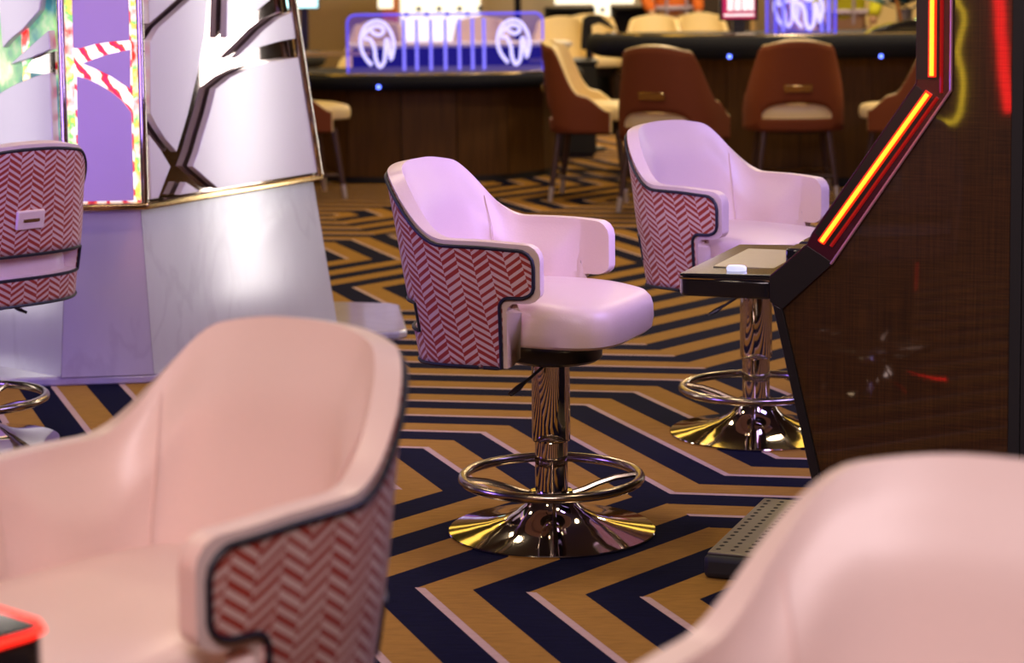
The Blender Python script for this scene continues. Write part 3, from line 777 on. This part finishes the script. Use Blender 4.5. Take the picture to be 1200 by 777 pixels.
def place_stool(first, loc, heading, label):
    o = stool0 if first else copy_tree(stool0)
    o.location = (loc[0], loc[1], 0); o.rotation_euler = (0, 0, radians(heading)); o['label'] = label; o['group'] = 'rust and ivory table stools'
place_stool(True, (.47, 12.02), -10, 'rust stool seen side-on with its ivory inside showing, left of the right table')
place_stool(False, (.87, 11.36), 62, 'rust stool turned half away, second from the left at the right table')
place_stool(False, (1.59, 11.95), 88, 'rust stool seen squarely from behind at the right gaming table')
place_stool(False, (2.25, 11.75), 132, 'rust stool half hidden by the orange light strip of the slot machine')
place_stool(False, (-1.22, 12.25), 20, 'rust stool peeping out behind the chrome corner of the column')
for k, (x, y, h, lb) in enumerate([(1.20, 17.55, -92, 'ivory stool back beyond the right table, in front of the orange-clad worker'),
                                   (1.66, 18.2, -88, 'ivory stool back beyond the right table, left of the red screen'),
                                   (.42, 17.45, -95, 'ivory stool back left of the black draped post, behind the rust stools'),
                                   (.72, 18.25, -85, 'ivory stool back almost hidden by the black draped post'),
                                   (-.20, 17.6, -80, 'ivory stool back seen through the right part of the lit blue divider'),
                                   (-1.06, 16.6, -100, 'ivory stool back seen through the left emblem of the blue divider')]):
    place_stool(False, (x, y), h, lb)

# ------------------------------------------------------------------ gaming tables
def arc_table(name, label, loc, rz, hw, dep, ztop, zrail, base_in, rail_m, planks):
    t = thing(name, label, 'gaming table', loc, rz)
    N = 36
    def outline(w, d, k=2.6):
        pts = []
        for i in range(N + 1):
            a = pi * i / N; c, s = cos(a), sin(a)
            pts.append((w * math.copysign(abs(c) ** (2 / k), c), -d * abs(s) ** (2 / k)))
        return pts
    o1 = outline(hw, dep) + [(-hw, .35), (hw, .35)]
    MB().prism(o1, lambda x, y: (x, y, zrail), lambda x, y: (x, y, ztop - .012)).build('table_top', M['matt_black'], t, bevel=.01)
    MB().prism(outline(hw - .1, dep - .1) + [(-hw + .1, .3), (hw - .1, .3)], lambda x, y: (x, y, ztop - .012), lambda x, y: (x, y, ztop - .004)).build('felt', M['green_felt'], t)
    pth = [(x, y, (ztop + zrail) / 2 - .004) for x, y in outline(hw - .03, dep - .03)]
    MB().tube(pth, (ztop - zrail) / 2 + .008, 14).build('arm_rail', rail_m, t, smooth=True)
    MB().tube([(x * .93, y * .90, ztop + .001) for x, y in outline(hw - .03, dep - .03)], .012, 8).build('chrome_track', M['steel'], t, smooth=True)
    ob = outline(hw - base_in, dep - base_in, 2.4)
    MB().prism([(x * .97, y * .97) for x, y in ob] + [(-hw + base_in + .02, .3), (hw - base_in - .02, .3)], lambda x, y: (x, y, .0), lambda x, y: (x, y, zrail)).build('base_core', M['matt_black'], t)
    # veneer staves round the base
    per = [0]
    for i in range(N): per.append(per[-1] + hypot(ob[i + 1][0] - ob[i][0], ob[i + 1][1] - ob[i][1]))
    def at(s):
        for i in range(N):
            if per[i + 1] >= s: f = (s - per[i]) / max(1e-6, per[i + 1] - per[i]); return Vector(ob[i]).lerp(Vector(ob[i + 1]), f)
        return Vector(ob[-1])
    for k in range(planks):
        a, b = at(per[-1] * (k + .006) / planks), at(per[-1] * (k + .994) / planks)
        n = Vector(((b - a).y, -(b - a).x)).normalized() * .015
        if n.dot(a + b) < 0: n = -n
        MB().prism([(a.x, a.y), (b.x, b.y), (b.x + n.x, b.y + n.y), (a.x + n.x, a.y + n.y)], lambda x, y: (x, y, .04), lambda x, y: (x, y, zrail - .01)).build('veneer_panel', M['walnut'], t)
    MB().prism([(x * 1.0, y * 1.0) for x, y in ob], lambda x, y: (x, y, 0), lambda x, y: (x, y, .04)).build('kick_plate', M['matt_black'], t)
    return t
t1 = arc_table('gaming_table', 'dark gaming table with walnut base under the lit blue divider', (-.56, 13.9, 0), radians(4), 1.02, 1.15, .655, .585, .16, M['navy_vinyl'], 9)
t2 = arc_table('gaming_table', 'long gaming table with navy padded rail behind the rust stools', (2.02, 13.35, 0), radians(1), 1.50, 1.05, .885, .765, .30, M['navy_vinyl'], 15)
t3 = arc_table('gaming_table', 'far dark gaming table with tan trim behind the column edge', (-2.38, 15.7, 0), radians(10), 1.0, .9, .70, .60, .2, M['matt_black'], 7)
MB().box((.2, -1.08, .70), (1.25, -1.0, .73)).build('tan_strip', M['tan_stripe'], t3)
for nm, loc, par in (('indicator', (-.30, -1.158, .60), t1), ('indicator', (-.765, -1.00, .775), t2), ('indicator', (.10, -1.062, .77), t2)):
    MB().lathe([(.001, -.012), (.010, -.010), (.012, 0), (.010, .010), (.001, .012)], 12).build(nm, M['blue_dot'], par, smooth=True, loc=loc)

# ---- edge-lit acrylic dividers with the emblem
EMB = [[(810, 575), (750, 500), (718, 410), (722, 310), (765, 230), (840, 190), (915, 205), (970, 270), (1000, 350), (1003, 430), (985, 510), (965, 525)],
       [(735, 330), (780, 270), (840, 235), (900, 245), (915, 285), (880, 312), (835, 300), (800, 265)],
       [(745, 345), (800, 350), (835, 430), (845, 520), (880, 590), (920, 540), (930, 440), (940, 345), (960, 400), (968, 500)]]
def smooth_path(p, n=5):
    out = []
    for i in range(len(p) - 1):
        p0 = p[max(0, i - 1)]; p1 = p[i]; p2 = p[i + 1]; p3 = p[min(len(p) - 1, i + 2)]
        for k in range(n):
            t = k / n
            out.append(tuple(.5 * ((2 * b) + (-a + c) * t + (2 * a - 5 * b + 4 * c - d) * t * t + (-a + 3 * b - 3 * c + d) * t ** 3) for a, b, c, d in zip(p0, p1, p2, p3)))
    out.append(p[-1]); return out
def divider(label, loc, rz, w, h, emblems, bars):
    t = thing('acrylic_divider', label, 'divider', loc, rz)
    r = .05; pl = [(-w / 2, 0), (w / 2, 0)]
    for k in range(6): a = pi / 2 * k / 5; pl.append((w / 2 - r + r * cos(a), h - r + r * sin(a)))
    for k in range(6): a = pi / 2 + pi / 2 * k / 5; pl.append((-w / 2 + r + r * cos(a), h - r + r * sin(a)))
    MB().prism(pl, lambda x, z: (x, -.006, z), lambda x, z: (x, .006, z)).build('pane', M['acrylic'], t)
    MB().tube([(x, 0, z) for x, z in pl[1:] + [pl[0]]], .0065, 8).build('lit_edge', M['led_blue'], t, smooth=True)
    for x in bars: MB().tube([(x, -.012, .012), (x, -.012, h - .03)], .010, 8).build('lit_bar', M['led_bar'], t, smooth=True)
    for (ex, ez, sc) in emblems:
        for st in EMB:
            pts = smooth_path([(ex + (px - 862) * sc, -.014, ez - (py - 390) * sc) for px, py in st])
            MB().tube(pts, .0112, 8).build('emblem_stroke', M['neon'], t, smooth=True)
    return t
SC = 1 / 7.47 / 193
divider('blue edge-lit acrylic divider with two white emblems on the walnut table', (-.385, 13.02, .672), radians(4), 1.19, .352,
        [(-.595 + (445 - 410) / 193, .175, SC), (-.595 + (605 - 410) / 193, .175, SC * .97)], [-.595 + (x - 410) / 193 for x in (476, 491, 507.5, 524.5, 541, 556.5, 570)])
divider('blue edge-lit acrylic divider with a white emblem on the right table', (1.79, 12.92, .882), radians(-12), .36, .36,
        [(.015, .155, SC * .9)], [-.13, .10, .14])
divider('smaller violet-lit divider standing behind the right table emblem', (1.72, 13.15, .882), radians(20), .30, .34, [(-.02, .15, SC * .8)], [.12])

# ---- things on the right table
t = thing('monitor', 'small screen with white shapes on red, on the right table', 'monitor', (1.37, 12.75, .885), radians(3))
MB().box((-.06, -.05, 0), (.06, .05, .016)).build('foot', M['black'], t, bevel=.004)
MB().box((-.035, -.01, .01), (.035, .03, .12)).build('neck', M['black'], t, bevel=.004)
hd = MB().box((-.115, -.012, .085), (.115, .02, .31)).build('housing', M['black'], t, bevel=.006)
sc = MB().box((-.098, -.0135, .098), (.098, -.012, .265)).build('screen', M['screen_pink'], hd)
for x, w_ in ((-.052, .035), (-.008, .038), (.037, .036), (.074, .03)):
    MB().box((x - w_ / 2, -.0150, .145), (x + w_ / 2, -.0136, .225)).build('white_tile', M['screen_white'], sc, bevel=.0006, seg=1)
MB().box((-.09, -.0150, .112), (.09, -.0136, .126)).build('white_line', M['screen_white'], sc)
tag(MB().prism([(0, 0), (.13, 0), (.11, .09), (.02, .09)], lambda x, y: (x, y, 0), lambda x, y: (x, y, .012)).build('card_tray', M['paper'], loc=(1.33, 12.60, .884), bevel=.002, seg=1), 'pale flat card tray in front of the red screen', 'tray')
t = thing('card_shoe', 'low black card shoe at the right end of the right table', 'card shoe', (2.36, 12.68, .885), radians(-4))
MB().prism([(-.25, 0), (.22, 0), (.22, .085), (.0, .085), (-.10, .062), (-.20, .035)], lambda x, z: (x, -.09, z), lambda x, z: (x, .09, z)).build('body', M['gloss_black'], t, bevel=.01)
MB().lathe([(.001, 0), (.008, 0), (.008, .006), (.001, .006)], 10).build('lamp', glow('green_indicator', (.1, .8, .15), 2), t, loc=(.05, -.05, .083))
t = thing('flower_arrangement', 'dark leafy arrangement in a grey vase tied with orange ribbon at the right table', 'flowers', (2.44, 13.2, .882), 0)
MB().lathe([(.02, 0), (.055, 0), (.06, .03), (.045, .08), (.05, .14), (.04, .14)], 20).build('vase', M['grey_vase'], t, smooth=True)
MB().tube([(-.03, -.07, .05), (-.055, -.10, .14), (-.085, -.11, .26)], .022, 8, sy=.5).build('ribbon', M['rust_strap'], t, smooth=True)
for k in range(16):
    a = random.uniform(0, 2 * pi); r = random.uniform(.06, .20); z = random.uniform(.15, .34)
    c = Vector((r * cos(a), r * .6 * sin(a), z)); d = Vector((cos(a), sin(a), .3)).normalized(); s = d.cross(Vector((0, 0, 1))).normalized()
    L, Wl = .13, .055
    MB().add([c - d * L, c - s * Wl + Vector((0, 0, .012)), c + d * L, c + s * Wl + Vector((0, 0, .012)), c + Vector((0, 0, .03))],
             [(0, 1, 4), (1, 2, 4), (2, 3, 4), (3, 0, 4), (0, 3, 2, 1)]).build('leaf', M['teal'] if k % 4 == 0 else M['darkleaf'], t)
t = thing('service_counter', 'dark counter with a pale top behind the blue lit divider', 'counter', (-.38, 15.0, 0), radians(3))
MB().box((-.72, .02, 0), (.80, .50, .745)).build('body', M['navy_vinyl'], t)
MB().box((-.75, -.01, .745), (.83, .53, .77)).build('top_slab', M['paper'], t, bevel=.005)
t = thing('black_pedestal', 'black boxy pedestal in the gap between the two gaming tables', 'pedestal', (.37, 14.5, 0), 0)
MB().box((-.22, 0, .03), (.22, .5, .64)).build('body', M['matt_black'], t, bevel=.01)
MB().box((-.20, .02, 0), (.20, .48, .03)).build('plinth', M['black'], t)
MB().box((-.235, -.015, .64), (.235, .515, .665)).build('top', M['black'], t, bevel=.006)
# draped dark post behind the stools
t = thing('draped_post', 'black cloth draped over a post between the ivory stool backs', 'post', (.57, 15.15, 0), 0)
MB().lathe([(.001, 0), (.12, 0), (.12, .02), (.03, .03), (.02, .9), (.001, .9)], 20).build('post', M['black'], t, smooth=True)
MB().prism([(-.06, .72), (.02, .70), (.0, .88), (.07, .90), (.16, .86), (.20, .845), (.17, .875), (.08, .955), (.0, .96), (-.045, .93)], lambda x, z: (x, -.05, z), lambda x, z: (x, .05, z)).build('cloth', M['matt_black'], t, bevel=.012)

# ------------------------------------------------------------------ things along the far wall
t = thing('lit_display', 'bright back-lit white cabinet with dark round knobs behind the blue divider', 'cabinet', (-.60, 18.9, 0), 0)
MB().box((-.40, .01, 0), (.40, .30, 1.5)).build('body', M['wall'], t)
MB().box((-.35, -.01, .64), (.35, .01, 1.5)).build('light_panel', M['lit_white'], t)
for k in range(8):
    x = -.30 + .09 * k + (.02 if k % 2 else 0); z = .895 + (.045 if k % 2 else 0)
    MB().lathe([(.001, 0), (.022, 0), (.026, .02), (.015, .045), (.001, .05)], 12).build('knob', M['black'], t, smooth=True, loc=(x, -.01, z), rot=(radians(90), 0, 0))
t = thing('lit_display', 'bright back-lit white panel between the dark cabinets', 'cabinet', (.85, 19.6, 0), 0)
MB().box((-.42, .01, .955), (.30, .30, 1.5)).build('light_panel', M['lit_white'], t)
MB().box((-.06, .0, .62), (.08, .30, .955)).build('lit_post', M['lit_white'], t)
MB().box((-.42, .02, 0), (.30, .30, .62)).build('base', M['matt_black'], t)
for z in (.80, .90): MB().lathe([(.001, 0), (.02, 0), (.024, .02), (.014, .04), (.001, .045)], 12).build('knob', M['black'], t, smooth=True, loc=(.01, .0, z), rot=(radians(90), 0, 0))
for x0, x1, lb in ((.34, .76, 'black open cabinet left of the bright post'), (.94, 1.36, 'black open cabinet right of the bright post')):
    t = thing('dark_cabinet', lb, 'cabinet', ((x0 + x1) / 2, 19.15, 0), 0); w_ = (x1 - x0) / 2
    MB().box((-w_, .25, 0), (w_, .27, .935)).build('back_panel', M['matt_black'], t)
    for s in (-1, 1): MB().box((s * w_ - .015, 0, 0), (s * w_ + .015, .25, .935)).build('side_panel', M['matt_black'], t)
    MB().box((-w_ - .015, 0, .91), (w_ + .015, .27, .935)).build('top', M['matt_black'], t)
    for z in (.03, .45): MB().box((-w_ + .015, .01, z), (w_ - .015, .25, z + .02)).build('shelf', M['leg_wood'], t)
t = thing('orange_pillar', 'orange lacquer pillar left of the bright cabinet', 'pillar', (-1.03, 18.6, 0), 0)
MB().box((-.07, 0, 0), (.07, .14, 1.7)).build('shaft', M['orange_panel'], t, bevel=.01)
MB().box((-.10, -.02, .955), (.03, .0, 1.12)).build('lamp_panel', M['lit_white'], t)
t = thing('slim_post', 'slim dark blue post rising behind the right emblem of the divider', 'post', (.08, 18.5, 0), 0)
MB().box((-.03, -.03, 0), (.03, .03, 1.6)).build('shaft', M['navy_vinyl'], t, bevel=.004)
MB().box((-.09, -.09, 0), (.09, .09, .02)).build('foot', M['black'], t, bevel=.004)
t = thing('wall_screen', 'cyan white screen at the top edge, right of the column', 'screen', (-1.62, 17.0, 0), 0)
MB().box((-.16, -.01, .985), (.12, .03, 1.25)).build('housing', M['black'], t, bevel=.006)
MB().box((-.15, -.012, .998), (.108, -.010, 1.24)).build('screen', M['screen_cyan'], t)
MB().box((-.03, .0, .02), (.03, .03, .99)).build('stand', M['black'], t)
MB().box((-.15, -.12, 0), (.15, .12, .02)).build('foot', M['black'], t)
for k, (x0, x1) in enumerate(((1.5, 2.2), (2.6, 4.0))):
    t = thing('lit_partition', ('olive dark partition behind the red screen', 'pale cream partition behind the leafy arrangement')[k], 'partition', ((x0 + x1) / 2, 19.3, 0), 0); w_ = (x1 - x0) / 2
    MB().box((-w_, 0, 0), (w_, .06, 1.6)).build('panel', M['dark_wall'] if k == 0 else M['cream_fabric'], t)
    MB().box((-w_, -.02, 0), (w_, .08, .06)).build('foot', M['matt_black'], t)
    for s in (-1, 1): MB().box((s * w_ - .02, -.01, .06), (s * w_ + .02, .07, 1.62)).build('post', M['tan_stripe'], t)

# ------------------------------------------------------------------ two workers in the distance
def skin_obj(name, joints, edges, m, parent, sub=2, root=0):
    me = bpy.data.meshes.new(name); me.from_pydata([j[0] for j in joints], edges, [])
    o = bpy.data.objects.new(name, me); COL.objects.link(o); o.parent = parent
    md = o.modifiers.new('skin', 'SKIN'); md.use_smooth_shade = True
    if not me.skin_vertices: me.skin_vertices.new()
    for i, j in enumerate(joints):
        r = j[1]; me.skin_vertices[0].data[i].radius = r if isinstance(r, tuple) else (r, r)
    me.skin_vertices[0].data[root].use_root = True
    ss = o.modifiers.new('sub', 'SUBSURF'); ss.levels = sub; ss.render_levels = sub
    me.materials.append(m); return o
def person(label, loc, rz, top, legs, belt):
    t = thing('person', label, 'person', loc, rz)
    s = .93
    J = [((0, 0, .93 * s), (.15, .11)), ((0, .0, 1.12 * s), (.135, .10)), ((0, .0, 1.32 * s), (.165, .11)), ((0, 0, 1.44 * s), (.11, .08)), ((0, -.01, 1.52 * s), .055), ((0, -.02, 1.62 * s), (.075, .09)), ((0, -.02, 1.72 * s), (.072, .088)),
         ((.19, 0, 1.40 * s), .055), ((.24, .02, 1.12 * s), .042), ((.22, -.08, .90 * s), .034), ((-.19, 0, 1.40 * s), .055), ((-.24, .02, 1.12 * s), .042), ((-.20, -.10, .92 * s), .034),
         ((.09, 0, .85 * s), .088), ((.10, -.01, .48 * s), .060), ((.10, .01, .10 * s), .042), ((.10, -.12, .04), .036), ((-.09, 0, .85 * s), .088), ((-.10, -.01, .48 * s), .060), ((-.10, .01, .10 * s), .042), ((-.10, -.12, .04), .036)]
    Ed = [(0, 1), (1, 2), (2, 3), (3, 4), (4, 5), (5, 6), (3, 7), (7, 8), (8, 9), (3, 10), (10, 11), (11, 12), (0, 13), (13, 14), (14, 15), (15, 16), (0, 17), (17, 18), (18, 19), (19, 20)]
    body = skin_obj('body', J, Ed, M['skin'], t)
    for sx in (-1, 1):          # hands: palm and five fingers
        wx_, wy_, wz = J[9][0] if sx > 0 else J[12][0]
        K = [((wx_, wy_, wz), (.026, .016)), ((wx_, wy_ - .02, wz - .075), (.036, .014))]; E2 = [(0, 1)]
        for f in range(4):
            fx = wx_ + (-.027 + .018 * f); L = (.060, .070, .066, .050)[f]; b = len(K)
            K += [((fx, wy_ - .025, wz - .10), .0085), ((fx, wy_ - .035, wz - .10 - L * .6), .008), ((fx, wy_ - .028, wz - .10 - L), .007)]; E2 += [(1, b), (b, b + 1), (b + 1, b + 2)]
        b = len(K); K += [((wx_ - sx * .045, wy_ - .025, wz - .05), .010), ((wx_ - sx * .052, wy_ - .035, wz - .095), .0085)]; E2 += [(0, b), (b, b + 1)]
        skin_obj('hand', K, E2, M['skin'], t, 1)
    g = lambda i, r: (J[i][0], r)
    skin_obj('jacket', [((0, 0, .88 * s), (.175, .135)), ((0, 0, 1.12 * s), (.16, .125)), ((0, 0, 1.32 * s), (.185, .13)), ((0, 0, 1.44 * s), (.13, .095)),
                        g(7, .075), ((.243, .02, 1.12 * s), .060), ((.224, -.07, .95 * s), .050), g(10, .075), ((-.243, .02, 1.12 * s), .060), ((-.206, -.085, .96 * s), .050)],
             [(0, 1), (1, 2), (2, 3), (3, 4), (4, 5), (5, 6), (3, 7), (7, 8), (8, 9)], top, t)
    skin_obj('trousers', [((0, 0, .93 * s), (.165, .125)), ((.09, 0, .83 * s), .105), ((.10, -.01, .48 * s), .078), ((.10, .01, .12), .062), ((-.09, 0, .83 * s), .105), ((-.10, -.01, .48 * s), .078), ((-.10, .01, .12), .062)],
             [(0, 1), (1, 2), (2, 3), (0, 4), (4, 5), (5, 6)], legs, t)
    for z, r in ((1.0 * s, .168), (1.22 * s, .172)):
        MB().tube([(r * 1.07 * cos(2 * pi * i / 24), r * .80 * sin(2 * pi * i / 24), z) for i in range(24)], .022, 8, closed=True, sy=1.0).build('band', belt, t, smooth=True)
    for sx in (-.09, .09):
        MB().tube([(sx, -.135, .90 * s), (sx, -.135, 1.12 * s), (sx, -.14, 1.30 * s)], .018, 8, sy=.6).build('brace_band', belt, t, smooth=True)
    hd = Vector((0, -.02, 1.67 * s))
    for sx in (-.03, .03):
        MB().lathe([(.001, -.011), (.008, -.008), (.011, 0), (.008, .008), (.001, .011)], 12).build('eye', M['hair'], t, smooth=True, loc=(sx, -.105, 1.66 * s))
    MB().tube([(0, -.105, 1.66 * s), (0, -.128, 1.625 * s), (0, -.108, 1.615 * s)], [.009, .015, .008], 8).build('nose', M['skin'], t, smooth=True)
    MB().tube([(-.025, -.104, 1.585 * s), (0, -.111, 1.583 * s), (.025, -.104, 1.585 * s)], .006, 6).build('mouth', M['rust_strap'], t, smooth=True)
    for sx in (-1, 1): MB().tube([(sx * .078, -.01, 1.69 * s), (sx * .088, .0, 1.66 * s), (sx * .078, -.01, 1.62 * s)], .012, 8).build('ear', M['skin'], t, smooth=True)
    skin_obj('hair', [((0, .02, 1.66 * s), (.075, .07)), ((0, -.005, 1.745 * s), (.080, .088))], [(0, 1)], M['hair'], t)
    for sx in (-.10, .10): MB().box((sx - .045, -.20, 0), (sx + .045, .06, .075)).build('shoe', M['matt_black'], t, bevel=.02)
    return t
person('worker in orange and yellow-green jacket standing behind the ivory stools', (1.42, 18.66, 0), radians(15), M['hi_orange'], M['hi_yellow'], M['reflective'])
person('worker in yellow-green jacket and dark trousers right of the lit emblem', (2.58, 16.4, 0), radians(-20), M['hi_yellow'], M['trousers'], M['reflective'])
